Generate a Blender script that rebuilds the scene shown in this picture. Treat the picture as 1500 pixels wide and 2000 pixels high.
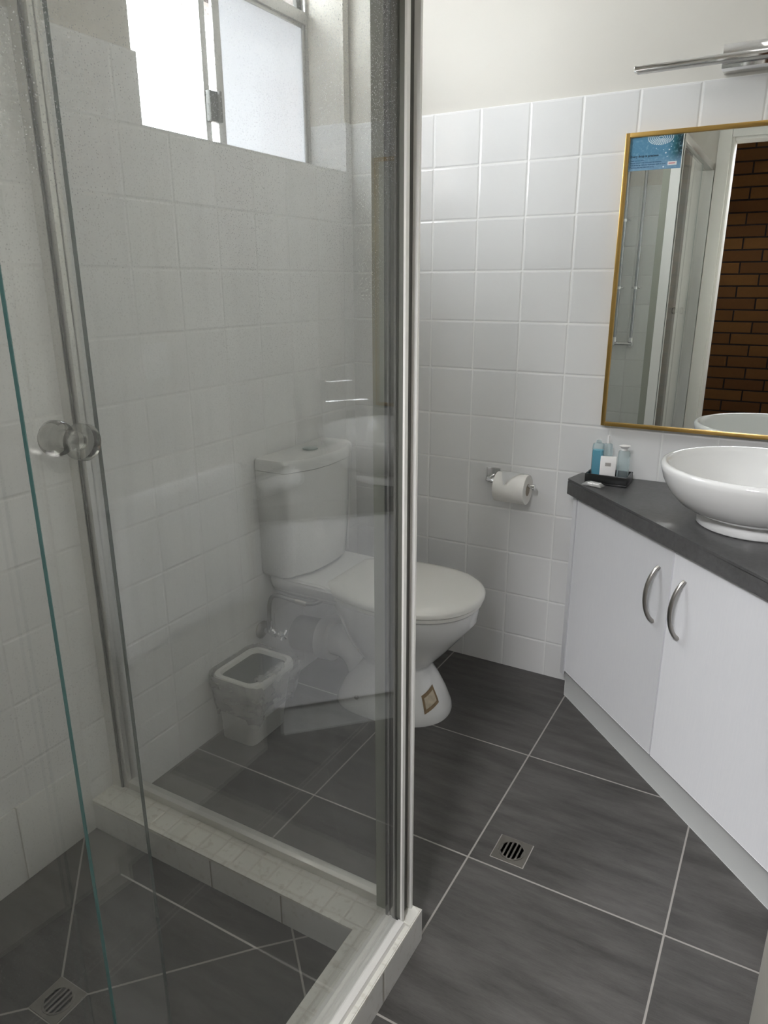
import bpy, bmesh, math, random
from mathutils import Vector, Matrix, noise
for o in list(bpy.data.objects): bpy.data.objects.remove(o)
S = bpy.context.scene
COL = S.collection
random.seed(4)
PI = math.pi

# ---------------------------------------------------------------- camera
cam = bpy.data.cameras.new('camera'); camo = bpy.data.objects.new('camera', cam); COL.objects.link(camo)
camo.matrix_world = (Matrix.Translation((1.3633, -2.1971, 1.2919)) @ Matrix.Rotation(0.5160, 4, 'Z')
                     @ Matrix.Rotation(1.2643, 4, 'X') @ Matrix.Rotation(-0.0027, 4, 'Z'))
cam.sensor_fit = 'AUTO'; cam.sensor_width = 36.0; cam.lens = 1414.15 * 36.0 / 2000.0
cam.clip_start = 0.01; cam.clip_end = 60
S.camera = camo

# ---------------------------------------------------------------- world, lights, exposure
S.view_settings.view_transform = 'Standard'; S.view_settings.look = 'None'
S.view_settings.gamma = 1.0; S.view_settings.use_curve_mapping = False
S.view_settings.exposure = 0.6
W = bpy.data.worlds.new('overcast_sky'); S.world = W; W.use_nodes = True
bg = W.node_tree.nodes['Background']; bg.inputs[0].default_value = (0.95, 0.97, 1.0, 1); bg.inputs[1].default_value = 19.0
def area(name, loc, target, sx, sy, power, col=(1, 1, 1), portal=False):
    l = bpy.data.lights.new(name, 'AREA'); l.shape = 'RECTANGLE'; l.size = sx; l.size_y = sy; l.energy = power; l.color = col
    if portal: l.cycles.is_portal = True
    o = bpy.data.objects.new(name, l); COL.objects.link(o); o.location = loc
    o.rotation_euler = (Vector(target) - Vector(loc)).to_track_quat('-Z', 'Y').to_euler()
    return o
area('window_portal', (-0.20, -0.46, 1.95), (1, -0.46, 1.95), 0.9, 0.72, 1, portal=True)
area('porch_portal', (2.62, -3.36, 2.18), (0, -3.36, 2.18), .55, .6, 1, portal=True)
area('porch_fill_light', (1.02, -2.95, 2.38), (1.05, -1.0, 0.35), 0.6, 0.5, 68, (.98, .98, 1.0))  # unseen added fill light, brightens the lower room through the doorway
area('bathroom_fill_light', (1.15, -1.25, 2.42), (1.15, -1.25, 0), 0.34, 0.34, 0.4, (1.0, 0.97, 0.92))  # unseen soft fill added under the ceiling

# ---------------------------------------------------------------- node helpers
class NT:
    def __init__(s, name):
        s.mat = bpy.data.materials.new(name); s.mat.use_nodes = True
        s.t = s.mat.node_tree; s.n = s.t.nodes; s.l = s.t.links; s.n.clear()
        s.out = s.n.new('ShaderNodeOutputMaterial')
        s._pos = None
    def link(s, a, b): s.l.new(a, b)
    def put(s, sock, v):
        if isinstance(v, bpy.types.NodeSocket): s.l.new(v, sock)
        elif v is not None: sock.default_value = v
    def m(s, op, a, b=None, c=None, clamp=False):
        n = s.n.new('ShaderNodeMath'); n.operation = op; n.use_clamp = clamp
        s.put(n.inputs[0], a); s.put(n.inputs[1], b); s.put(n.inputs[2], c); return n.outputs[0]
    def vm(s, op, a, b=None, scale=None):
        n = s.n.new('ShaderNodeVectorMath'); n.operation = op
        s.put(n.inputs[0], a); s.put(n.inputs[1], b)
        if scale is not None: s.put(n.inputs['Scale'], scale)
        return n.outputs['Value'] if op in ('DOT_PRODUCT', 'LENGTH', 'DISTANCE') else n.outputs[0]
    def pos(s):
        if s._pos is None: s._pos = s.n.new('ShaderNodeTexCoord').outputs['Object']
        return s._pos
    def sep(s, v):
        n = s.n.new('ShaderNodeSeparateXYZ'); s.put(n.inputs[0], v); return n.outputs
    def comb(s, x, y, z):
        n = s.n.new('ShaderNodeCombineXYZ'); s.put(n.inputs[0], x); s.put(n.inputs[1], y); s.put(n.inputs[2], z); return n.outputs[0]
    def ss(s, v, a, b):                                     # smoothstep 0..1
        n = s.n.new('ShaderNodeMapRange'); n.interpolation_type = 'SMOOTHSTEP'
        s.put(n.inputs[0], v); n.inputs[1].default_value = a; n.inputs[2].default_value = b; return n.outputs[0]
    def rng(s, v, a, b, c, d):
        n = s.n.new('ShaderNodeMapRange'); s.put(n.inputs[0], v)
        for i, k in enumerate((a, b, c, d)): n.inputs[i + 1].default_value = k
        return n.outputs[0]
    def mix(s, f, a, b):
        n = s.n.new('ShaderNodeMix'); n.data_type = 'RGBA'; s.put(n.inputs[0], f)
        s.put(n.inputs[6], a if isinstance(a, bpy.types.NodeSocket) else (*a, 1)); s.put(n.inputs[7], b if isinstance(b, bpy.types.NodeSocket) else (*b, 1))
        return n.outputs[2]
    def noise(s, v, scale, detail=2, rough=0.5):
        n = s.n.new('ShaderNodeTexNoise'); s.put(n.inputs['Vector'], v); n.inputs['Scale'].default_value = scale
        n.inputs['Detail'].default_value = detail; n.inputs['Roughness'].default_value = rough; return n.outputs[0]
    def vor(s, v, scale, feature='F1'):
        n = s.n.new('ShaderNodeTexVoronoi'); n.feature = feature; s.put(n.inputs['Vector'], v); n.inputs['Scale'].default_value = scale; return n.outputs[0], n.outputs[1]
    def white(s, v):
        n = s.n.new('ShaderNodeTexWhiteNoise'); s.put(n.inputs[0], v); return n.outputs[0], n.outputs[1]
    def bump(s, h, strength=0.5, dist=0.001):
        n = s.n.new('ShaderNodeBump'); n.inputs['Strength'].default_value = strength; n.inputs['Distance'].default_value = dist
        s.put(n.inputs['Height'], h); return n.outputs[0]
    def bsdf(s, col=(.8, .8, .8), rough=.4, metal=0, normal=None, **kw):
        b = s.n.new('ShaderNodeBsdfPrincipled')
        s.put(b.inputs['Base Color'], col if isinstance(col, bpy.types.NodeSocket) else (*col, 1))
        s.put(b.inputs['Roughness'], rough); s.put(b.inputs['Metallic'], metal)
        if normal is not None: s.put(b.inputs['Normal'], normal)
        for k, v in kw.items(): s.put(b.inputs[k.replace('_', ' ')], v)
        return b.outputs[0]
    def mixs(s, f, a, b):
        n = s.n.new('ShaderNodeMixShader'); s.put(n.inputs[0], f); s.l.new(a, n.inputs[1]); s.l.new(b, n.inputs[2]); return n.outputs[0]
    def add(s, a, b):
        n = s.n.new('ShaderNodeAddShader'); s.l.new(a, n.inputs[0]); s.l.new(b, n.inputs[1]); return n.outputs[0]
    def done(s, sh): s.l.new(sh, s.out.inputs[0]); return s.mat

def plain(name, col, rough=.4, metal=0, bumpscale=None, bstr=.2, bdist=.0005, var=0.0, vscale=6, **kw):
    t = NT(name); nrm = None; c = col
    if bumpscale: nrm = t.bump(t.noise(t.pos(), bumpscale, 3), bstr, bdist)
    if var:
        f = t.noise(t.pos(), vscale, 3)
        c = t.mix(f, tuple(x * (1 - var) for x in col), tuple(min(1, x * (1 + var)) for x in col))
    return t.done(t.bsdf(c, rough, metal, nrm, **kw))

def tile_mat(name, au, av, offu, offv, su, sv, col, grout, gw=.0028, edge=.006, rough=.14, bstr=.6, dirt=0.0):
    """rectangular tiles: au, av pick two of x,y,z; grout joint every su, sv"""
    t = NT(name); P = t.sep(t.pos()); ds = []; ids = []
    for a, off, s_ in ((au, offu, su), (av, offv, sv)):
        u = t.m('DIVIDE', t.m('SUBTRACT', P['xyz'.index(a)], off), s_)
        fr = t.m('FRACT', u); ids.append(t.m('FLOOR', u))
        ds.append(t.m('MULTIPLY', t.m('MINIMUM', fr, t.m('SUBTRACT', 1.0, fr)), s_))
    d = t.m('MINIMUM', ds[0], ds[1])
    g = t.ss(d, gw * .35, gw * .75)                            # 0 in the joint, 1 on the tile
    wv, wc = t.white(t.comb(ids[0], ids[1], 0.3))
    base = t.mix(wv, tuple(c * .97 for c in col), tuple(min(1, c * 1.02) for c in col))
    c = t.mix(g, grout, base)
    if dirt:
        dn = t.ss(t.noise(t.pos(), 60, 4), .56, .68); c = t.mix(t.m('MULTIPLY', dn, dirt), c, (.33, .27, .19))
    h = t.m('ADD', t.ss(d, gw * .2, edge), t.m('MULTIPLY', t.noise(t.pos(), 14, 2), .35))
    nrm = t.bump(h, bstr, .0016)
    # every tile sits a hair out of true
    n2 = t.n.new('ShaderNodeVectorMath'); n2.operation = 'MULTIPLY_ADD'
    sub = t.vm('SUBTRACT', wc, (.5, .5, .5)); t.put(n2.inputs[0], sub); n2.inputs[1].default_value = (.012, .012, .012); t.put(n2.inputs[2], nrm)
    nn = t.vm('NORMALIZE', n2.outputs[0])
    r = t.m('ADD', t.m('MULTIPLY', t.m('SUBTRACT', 1.0, g), .5), rough)
    return t.done(t.bsdf(c, r, 0, nn))

def segd(t, p, a, b):
    ab = (b[0] - a[0], b[1] - a[1], 0); L2 = ab[0] ** 2 + ab[1] ** 2
    ap = t.vm('SUBTRACT', p, (a[0], a[1], 0))
    k = t.m('DIVIDE', t.vm('DOT_PRODUCT', ap, ab), L2, clamp=True)
    pr = t.vm('SCALE', ab, scale=k)
    return t.vm('LENGTH', t.vm('SUBTRACT', ap, pr))

def slate(name, grid=True, segs=()):
    t = NT(name); P = t.sep(t.pos()); ds = []; idx = []
    if grid:
        for k, off, s_ in ((0, .411, .4398), (1, -.457, .4395)):
            u = t.m('DIVIDE', t.m('SUBTRACT', P[k], off), s_); fr = t.m('FRACT', u); idx.append(t.m('FLOOR', u))
            ds.append(t.m('MULTIPLY', t.m('MINIMUM', fr, t.m('SUBTRACT', 1.0, fr)), s_))
        ymask = t.m('MULTIPLY', t.m('GREATER_THAN', P[1], -.2), 1.0)
        ds[1] = t.m('ADD', ds[1], ymask)
        d = t.m('MINIMUM', ds[0], ds[1]); tid = t.comb(idx[0], idx[1], .5)
    else:
        flat = t.vm('MULTIPLY', t.pos(), (1, 1, 0)); d = None
        for a, b in segs:
            q = segd(t, flat, a, b); d = q if d is None else t.m('MINIMUM', d, q)
        tid = t.comb(.3, .3, .3)
    g = t.ss(d, .0016, .0026)
    wv, wc = t.white(tid)
    sh = t.vm('ADD', t.pos(), t.vm('SCALE', wc, scale=7.0))
    st = t.vm('MULTIPLY', sh, (1.0, 5.5, 1.0))
    f1 = t.noise(st, 5, 6, .62); f2 = t.noise(t.vm('MULTIPLY', sh, (1.0, 9, 1.0)), 60, 4, .7); f3 = t.noise(sh, 3.5, 3)
    f = t.m('ADD', t.m('MULTIPLY', f1, .55), t.m('ADD', t.m('MULTIPLY', f2, .25), t.m('MULTIPLY', f3, .2)))
    f = t.rng(f, .36, .64, 0, 1)
    tone = t.mix(f, (.046, .0435, .041), (.118, .112, .107))
    c = t.mix(g, (.36, .34, .315), tone)
    nrm = t.bump(t.m('ADD', t.m('MULTIPLY', g, .8), t.m('MULTIPLY', f2, .25)), .35, .001)
    return t.done(t.bsdf(c, t.m('ADD', t.m('MULTIPLY', t.m('SUBTRACT', 1.0, g), .25), t.rng(f2, .3, .7, .36, .50)), 0, nrm))

def glass_mat(name, tint=(.984, .990, .985), haze=.03, spots=.3, scale=260, streak=0.0, lo=(0, 1, 1), xin=None):
    """thin clear sheet: see-through plus mirror reflection on each face, with dried water marks"""
    t = NT(name)
    geo = t.n.new('ShaderNodeNewGeometry')
    ior = t.m('ADD', t.m('MULTIPLY', geo.outputs['Backfacing'], 1 / 1.5 - 1.5), 1.5)
    fr = t.n.new('ShaderNodeFresnel'); t.link(ior, fr.inputs[0])
    tr = t.n.new('ShaderNodeBsdfTransparent'); tr.inputs[0].default_value = (*tint, 1)
    gl = t.n.new('ShaderNodeBsdfGlossy'); gl.inputs['Roughness'].default_value = 0.0; gl.inputs[0].default_value = (1, 1, 1, 1)
    clear = t.mixs(fr.outputs[0], tr.outputs[0], gl.outputs[0])
    df = t.n.new('ShaderNodeBsdfDiffuse'); df.inputs[0].default_value = (.9, .9, .9, 1)
    tl = t.n.new('ShaderNodeBsdfTranslucent'); tl.inputs[0].default_value = (.97, .98, 1.0, 1)
    dirt = t.mixs(.8, df.outputs[0], tl.outputs[0])
    d, c = t.vor(t.pos(), scale)
    dot = t.m('MULTIPLY', t.m('SUBTRACT', 1.0, t.ss(d, .12, .42)), t.ss(t.sep(c)[0], .55, .9))
    patch = t.m('MULTIPLY', t.rng(t.noise(t.pos(), 4, 4), .4, .65, .35, 1.0), t.rng(t.sep(t.pos())[2], lo[0], lo[1], lo[2], 1.0))
    f = t.m('MULTIPLY', t.m('MULTIPLY', dot, patch), spots)
    if streak:
        sv = t.noise(t.vm('MULTIPLY', t.pos(), (14, 14, 1.2)), 2.2, 4)
        f = t.m('ADD', f, t.m('MULTIPLY', t.ss(sv, .5, .72), streak))
    if xin: f = t.m('MULTIPLY', f, t.m('LESS_THAN', t.sep(t.pos())[0], xin)); haze = t.m('MULTIPLY', t.m('LESS_THAN', t.sep(t.pos())[0], xin), haze * 1.8)
    f = t.m('ADD', f, haze, clamp=True)
    return t.done(t.mixs(f, clear, dirt))

M = {}
G = (.86, .86, .845)
M['tile_back'] = tile_mat('white_wall_tile_back', 'x', 'z', .2963, 1.7757 - .15 * 20, .15, .15, (.78, .78, .775), G)
M['tile_left'] = tile_mat('white_wall_tile_left', 'y', 'z', -.0613 - .15 * 20, 1.7757 - .15 * 20, .15, .15, (.78, .78, .775), (.72, .72, .71))
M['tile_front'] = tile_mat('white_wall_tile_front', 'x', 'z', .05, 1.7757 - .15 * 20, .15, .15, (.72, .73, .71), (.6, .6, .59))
M['tile_hob'] = tile_mat('white_hob_mosaic', 'x', 'y', .387 - .195 * 4, -1.152, .0488, .0488, (.80, .79, .73), (.70, .68, .61), gw=.0024, edge=.004, rough=.25, dirt=.22)
M['tile_hobface'] = tile_mat('white_hob_face_tile', 'x', 'y', .387 - .195 * 4, -1.31 - .195 * 6, .195, .195, (.72, .715, .69), (.33, .31, .27), gw=.004, rough=.25, dirt=.15)
M['tile_skirt'] = tile_mat('white_shower_skirting_tile', 'y', 'x', -1.45 - .295 * 10, -.5, .295, 1.0, (.74, .74, .72), (.45, .44, .41), gw=.003, rough=.2)
M['floor'] = slate('charcoal_floor_tile')
M['showerfloor'] = slate('charcoal_shower_floor_tile', False, [((.18, -1.336), (.573, -1.336)), ((.355, -1.575), (.573, -1.336)), ((.573, -1.336), (.72, -1.19)),
    ((.585, -1.24), (.80, -1.45)), ((.285, -1.645), (.0, -1.93)), ((.285, -1.575), (.285, -1.645)), ((.285, -1.575), (.355, -1.575)), ((.355, -1.645), (.285, -1.645)), ((.355, -1.575), (.355, -1.645)), ((.355, -1.645), (.76, -2.05)), ((.285, -1.575), (.0, -1.29))])
M['paint'] = plain('cream_wall_paint', (.64, .62, .57), .55, bumpscale=160, bstr=.12)
M['ceil'] = plain('ceiling_paint', (.80, .79, .76), .7, bumpscale=120, bstr=.1)
M['gloss'] = plain('cream_gloss_paint', (.93, .90, .82), .3, bumpscale=30, bstr=.1)
M['trim'] = plain('white_trim_paint', (.80, .79, .75), .35)
M['alu'] = plain('satin_silver_aluminium', (.74, .73, .70), .33, .8)
M['aluwhite'] = plain('white_powder_coated_aluminium', (.80, .79, .76), .35)
M['aluolive'] = plain('olive_aluminium', (.34, .35, .30), .4, .4)  # olive-grey metal, darker than the rails
M['alupost'] = plain('shaded_post_aluminium', (.26, .265, .24), .38, .6)  # pale post metal, its backlit camera side painted darker
M['alugroove'] = plain('shaded_groove_aluminium', (.10, .10, .09), .4, .5)  # recess shade put into the groove colour
M['seal'] = plain('black_rubber_seal', (.02, .022, .018), .5)
M['winalu'] = plain('anodised_window_aluminium', (.50, .50, .49), .35, .8)
M['chrome'] = plain('chrome', (.82, .82, .83), .07, 1.0)
M['pipechrome'] = plain('dull_chrome_pipe', (.38, .40, .42), .22, 1.0)
M['satin'] = plain('brushed_nickel', (.42, .405, .38), .30, 1.0, bumpscale=300, bstr=.1)
M['steel'] = plain('stainless_steel', (.27, .255, .235), .36, 1.0)
M['brass'] = plain('brushed_gold_frame', (.62, .40, .13), .30, 1.0, bumpscale=200, bstr=.1)
M['mirror'] = plain('mirror_silver', (.90, .93, .91), 0.0, 1.0)
M['ceramic'] = plain('white_ceramic', (.80, .80, .79), .07, Coat_Weight=.5, Coat_Roughness=.03)
M['seatplastic'] = plain('white_seat_plastic', (.80, .79, .75), .16)
M['pvc'] = plain('grey_pvc_pipe', (.36, .36, .35), .42)
M['pvcwhite'] = plain('white_pvc_collar', (.62, .62, .60), .4)
M['hose'] = plain('braided_hose', (.30, .30, .29), .35, .7, bumpscale=500, bstr=.8, bdist=.001)
M['button'] = plain('grey_flush_button', (.30, .37, .36), .28, .6)
M['grout'] = plain('pale_floor_grout', (.36, .34, .315), .8)
M['dark'] = plain('dark_gap', (.012, .012, .012), .6)
M['binplastic'] = plain('white_bin_plastic', (.76, .76, .73), .35, Subsurface_Weight=.2, Subsurface_Radius=(.02, .02, .02))
M['binshade'] = plain('bin_inside_shade', (.05, .062, .064), .5)  # shade inside the bin, put into a dark colour
M['fold'] = plain('crisp_folded_tissue', (.90, .90, .89), .8)
M['paper'] = plain('white_tissue_paper', (.80, .785, .745), .9, bumpscale=220, bstr=.3, bdist=.001)
M['card'] = plain('white_card', (.86, .85, .84), .5)
M['greyink'] = plain('grey_print', (.38, .36, .34), .6)
M['core'] = plain('cardboard_core', (.35, .30, .24), .8)
M['terry'] = plain('white_terry_towel', (.84, .84, .83), .95, bumpscale=420, bstr=.8, bdist=.003)
M['traydark'] = plain('black_tray', (.012, .013, .013), .28)
M['blueliquid'] = plain('blue_body_wash', (.015, .42, .58), .25, Subsurface_Weight=.3, Subsurface_Radius=(.01, .02, .02))
M['switch'] = plain('white_switch_plate', (.78, .78, .76), .35)
M['rust'] = plain('stained_sticker', (.52, .45, .34), .7, var=.35, vscale=60)
M['rustedge'] = plain('brown_sticker_residue', (.24, .17, .10), .8, var=.4, vscale=90)
M['ground'] = plain('outside_ground', (.35, .33, .30), .9)
M['soffit'] = plain('brown_eave_boards', (.030, .019, .015), .7, var=.2, vscale=9)
M['warmwall'] = plain('neighbour_render_wall', (.50, .25, .10), .9, var=.1)
M['glassdoor'] = glass_mat('shower_door_glass', spots=.18, scale=480, haze=.03, streak=.05, lo=(.5, .9, 1.0), xin=.803)
M['glassfront'] = glass_mat('shower_front_glass', spots=.75, scale=470, haze=.03, lo=(1.1, 1.5, .10), xin=.826)
M['glassside'] = glass_mat('shower_side_glass', spots=.18, scale=400, haze=.02, streak=.03)
M['glassedge'] = plain('green_glass_edge', (.05, .135, .13), .3, Coat_Weight=.5)
M['glassedgedark'] = plain('grey_glass_edge', (.075, .10, .095), .15)
M['winclear'] = glass_mat('window_clear_glass', (.97, .98, .98), .02, .05)
t = NT('clear_bottle_plastic')
fr = t.n.new('ShaderNodeFresnel'); fr.inputs[0].default_value = 1.4
tr = t.n.new('ShaderNodeBsdfTransparent'); tr.inputs[0].default_value = (.90, .955, .96, 1)
M['clearplastic'] = t.done(t.mixs(.13, t.mixs(t.m('MULTIPLY', fr.outputs[0], .8), tr.outputs[0], t.bsdf((.9, .93, .94), .08)), t.bsdf((.74, .83, .85), .3)))
t = NT('clear_acrylic_knob')
fr = t.n.new('ShaderNodeFresnel'); fr.inputs[0].default_value = 1.5
tr = t.n.new('ShaderNodeBsdfTransparent'); tr.inputs[0].default_value = (.93, .94, .91, 1)
gl = t.n.new('ShaderNodeBsdfGlossy'); gl.inputs['Roughness'].default_value = .03
M['acrylic'] = t.done(t.mixs(t.m('ADD', fr.outputs[0], .06, clamp=True), tr.outputs[0], gl.outputs[0]))
t = NT('thin_plastic_film')
fl = t.n.new('ShaderNodeBsdfTransparent'); fl.inputs[0].default_value = (.95, .95, .95, 1)
tl = t.n.new('ShaderNodeBsdfTranslucent'); tl.inputs[0].default_value = (.8, .8, .79, 1)
cr = t.m('MULTIPLY', t.ss(t.noise(t.vm('MULTIPLY', t.pos(), (1, 1, 2.2)), 16, 3, .5), .3, .8), .22)
M['film'] = t.done(t.mixs(t.m('ADD', cr, .24), fl.outputs[0], t.mixs(.35, t.bsdf((.84, .84, .82), .22, 0, t.bump(t.noise(t.vm('MULTIPLY', t.pos(), (1, 1, 2.5)), 18, 3), .5, .005)), tl.outputs[0])))
t = NT('frosted_window_glass')
tl = t.n.new('ShaderNodeBsdfTranslucent'); tl.inputs[0].default_value = (.42, .43, .45, 1)
tr = t.n.new('ShaderNodeBsdfTransparent'); tr.inputs[0].default_value = (.06, .062, .066, 1)
gl = t.n.new('ShaderNodeBsdfDiffuse'); gl.inputs[0].default_value = (.8, .82, .84, 1)
rf_ = t.n.new('ShaderNodeBsdfRefraction'); rf_.inputs['IOR'].default_value = 1.02; rf_.inputs['Roughness'].default_value = .5; rf_.inputs[0].default_value = (.17, .168, .165, 1)
M['frost'] = t.done(t.mixs(.22, t.mixs(.45, tl.outputs[0], rf_.outputs[0]), gl.outputs[0]))
# counter laminate
t = NT('charcoal_laminate'); f = t.m('ADD', t.m('MULTIPLY', t.noise(t.pos(), 7, 5, .6), .6), t.m('MULTIPLY', t.noise(t.pos(), 90, 3, .6), .4))
M['laminate'] = t.done(t.bsdf(t.mix(t.rng(f, .35, .65, 0, 1), (.055, .054, .054), (.10, .099, .099)), .33, 0, t.bump(f, .05, .0003)))
# cabinet doors: white foil with faint upright wood grain
t = NT('white_woodgrain_foil'); f = t.noise(t.vm('MULTIPLY', t.pos(), (60, 60, 3.0)), 5, 4, .6)
M['foil'] = t.done(t.bsdf(t.mix(f, (.73, .735, .76), (.79, .79, .805)), .38, 0, t.bump(f, .35, .0008)))
M['kick'] = plain('grey_white_kickboard', (.60, .61, .60), .45)
# brick
t = NT('dark_brown_brick'); P = t.sep(t.pos())
row = t.m('DIVIDE', P[2], .079); rf = t.m('FRACT', row); ri = t.m('FLOOR', row)
u = t.m('ADD', t.m('DIVIDE', P[0], .258), t.m('MULTIPLY', t.m('MODULO', ri, 2.0), .5)); uf = t.m('FRACT', u); ui = t.m('FLOOR', u)
d = t.m('MINIMUM', t.m('MULTIPLY', t.m('MINIMUM', rf, t.m('SUBTRACT', 1.0, rf)), .079), t.m('MULTIPLY', t.m('MINIMUM', uf, t.m('SUBTRACT', 1.0, uf)), .258))
g = t.ss(d, .004, .006); wv, wc = t.white(t.comb(ri, ui, .2))
c = t.mix(wv, (.030, .012, .003), (.046, .020, .005)); c = t.mix(t.m('MULTIPLY', t.noise(t.pos(), 40, 4), .4), c, (.02, .009, .0035))
M['brick'] = t.done(t.bsdf(t.mix(g, (.004, .003, .0025), c), .9, 0, t.bump(g, .6, .004), Specular_IOR_Level=.08))
# card on the mirror: blue poster
t = NT('blue_card_print'); P = t.sep(t.pos())
f = t.ss(P[0], .975, 1.004)
c = t.mix(f, (.10, .27, .42), (.01, .11, .13)); c = t.mix(t.ss(P[0], .995, 1.015), c, (.005, .03, .04))
c = t.mix(t.m('SUBTRACT', 1.0, t.ss(P[2], 1.578, 1.62)), c, (.20, .36, .52))
c = t.mix(t.m('MULTIPLY', t.ss(t.noise(t.pos(), 160, 3), .5, .7), .35), c, (.35, .55, .68))
M['blueprint'] = t.done(t.bsdf(c, .4))
M['ink'] = plain('black_print', (.005, .01, .02), .6)
M['blueink'] = plain('dark_blue_print', (.03, .10, .20), .6)
M['redink'] = plain('red_print', (.65, .12, .13), .6)
M['paleink'] = plain('pale_blue_print', (.72, .84, .90), .5)

# ---------------------------------------------------------------- mesh helpers
def obj(name, bm, m, parent=None, ang=35, smooth=True):
    me = bpy.data.meshes.new(name)
    bmesh.ops.recalc_face_normals(bm, faces=bm.faces[:])
    if smooth:
        for f in bm.faces: f.smooth = True
    bm.to_mesh(me); bm.free()
    if smooth: me.set_sharp_from_angle(angle=math.radians(ang))
    for x in (m if isinstance(m, (list, tuple)) else [m]): me.materials.append(M[x])
    o = bpy.data.objects.new(name, me); COL.objects.link(o)
    if parent: o.parent = parent
    return o
def B(): return bmesh.new()
def box(bm, x0, x1, y0, y1, z0, z1, bev=0, seg=2, mi=0):
    r = bmesh.ops.create_cube(bm, size=1.0); vs = r['verts']
    for v in vs: v.co = Vector(((x0 + x1) / 2 + v.co.x * (x1 - x0), (y0 + y1) / 2 + v.co.y * (y1 - y0), (z0 + z1) / 2 + v.co.z * (z1 - z0)))
    fs = list({f for v in vs for f in v.link_faces})
    for f in fs: f.material_index = mi
    if bev:
        es = list({e for v in vs for e in v.link_edges})
        bmesh.ops.bevel(bm, geom=es, offset=bev, segments=seg, affect='EDGES', profile=.5)
    return bm
def boxm(bm, mat, sx, sy, sz, bev=0, seg=2):
    r = bmesh.ops.create_cube(bm, size=1.0); vs = r['verts']
    for v in vs: v.co = mat @ Vector((v.co.x * sx, v.co.y * sy, v.co.z * sz))
    if bev:
        es = list({e for v in vs for e in v.link_edges})
        bmesh.ops.bevel(bm, geom=es, offset=bev, segments=seg, affect='EDGES', profile=.5)
    return bm
def loft(bm, rings, cap0=True, cap1=True, closed=True, mi=0):
    rr = [[bm.verts.new(p) for p in r] for r in rings]; n = len(rr[0])
    for a, b in zip(rr, rr[1:]):
        for i in range(n if closed else n - 1):
            j = (i + 1) % n
            f = bm.faces.new((a[i], a[j], b[j], b[i])); f.material_index = mi
    if cap0: f = bm.faces.new(rr[0][::-1]); f.material_index = mi
    if cap1: f = bm.faces.new(rr[-1]); f.material_index = mi
    return rr
def prism(bm, poly, a, b, axis='z', mi=0):
    def P(p, h): return {'z': (p[0], p[1], h), 'y': (p[0], h, p[1]), 'x': (h, p[0], p[1])}[axis]
    return loft(bm, [[P(p, a) for p in poly], [P(p, b) for p in poly]], mi=mi)
def lathe(bm, prof, c=(0, 0, 0), n=48, sy=1.0, rot=None):
    rings = []
    for r, z in prof:
        rings.append([Vector((r * math.cos(2 * PI * i / n), sy * r * math.sin(2 * PI * i / n), z)) for i in range(n)])
    if rot: rings = [[rot @ v for v in r] for r in rings]
    rings = [[v + Vector(c) for v in r] for r in rings]
    closed = False
    return loft(bm, rings, prof[0][0] > 1e-6, prof[-1][0] > 1e-6)
def tube(bm, pts, r, n=14, caps=True):
    pts = [Vector(p) for p in pts]; rings = []; up = None
    rs = r if isinstance(r, (list, tuple)) else [r] * len(pts)
    for i, p in enumerate(pts):
        d = (pts[min(i + 1, len(pts) - 1)] - pts[max(i - 1, 0)]).normalized()
        if up is None: up = d.orthogonal().normalized()
        up = (up - d * up.dot(d)).normalized(); sd = d.cross(up)
        rings.append([p + (up * math.cos(2 * PI * k / n) + sd * math.sin(2 * PI * k / n)) * rs[i] for k in range(n)])
    return loft(bm, rings, caps, caps)
def bez(p0, p1, p2, p3, n=16):
    out = []
    for i in range(n + 1):
        s = i / n; a, b, c, d = (Vector(p) for p in (p0, p1, p2, p3))
        out.append(a * (1 - s) ** 3 + b * 3 * s * (1 - s) ** 2 + c * 3 * s * s * (1 - s) + d * s ** 3)
    return out
def thing(name, label, cat, loc=(0, 0, 0), group=None):
    o = bpy.data.objects.new(name, None); COL.objects.link(o); o.empty_display_size = .05
    o['label'] = label; o['category'] = cat
    if group: o['group'] = group
    return o
def tag(o, label, cat, group=None):
    o['label'] = label; o['category'] = cat
    if group: o['group'] = group
    return o
def struct(o): o['kind'] = 'structure'; return o
def text_mesh(name, s, size, mat, m, parent, extrude=.0001):
    c = bpy.data.curves.new(name, 'FONT'); c.body = s; c.size = size; c.extrude = extrude; c.offset = size * .012
    to = bpy.data.objects.new(name + '_tmp', c); COL.objects.link(to)
    bpy.context.view_layer.update()
    me = bpy.data.meshes.new_from_object(to.evaluated_get(bpy.context.evaluated_depsgraph_get()))
    bpy.data.objects.remove(to)
    me.transform(mat); me.materials.clear(); me.materials.append(M[m])
    o = bpy.data.objects.new(name, me); COL.objects.link(o); o.parent = parent; return o

# ================================================================ THE ROOM
ZC = 2.45; ZT = 1.7757; YF = -2.12
bm = B(); box(bm, .857, 1.75, YF - .12, 0.0, -.05, 0); box(bm, 0, .857, -1.152, 0, -.05, 0)
struct(obj('floor', bm, 'floor', smooth=False))
bm = B(); box(bm, 0, .762, YF, -1.262, -.05, 0); struct(obj('floor_shower', bm, 'showerfloor', smooth=False))
bm = B(); box(bm, -.2, 1.9, YF - .12, .15, ZC, ZC + .05); struct(obj('ceiling', bm, 'ceil', smooth=False))
# wall_back: tiles to 1.776 with recessed paint above
bm = B(); box(bm, -.15, 1.85, 0, .12, -.05, ZT, mi=0); box(bm, -.15, 1.85, .006, .12, ZT, ZC, mi=1)
struct(obj('wall_back', bm, ['tile_back', 'paint'], smooth=False))
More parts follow.
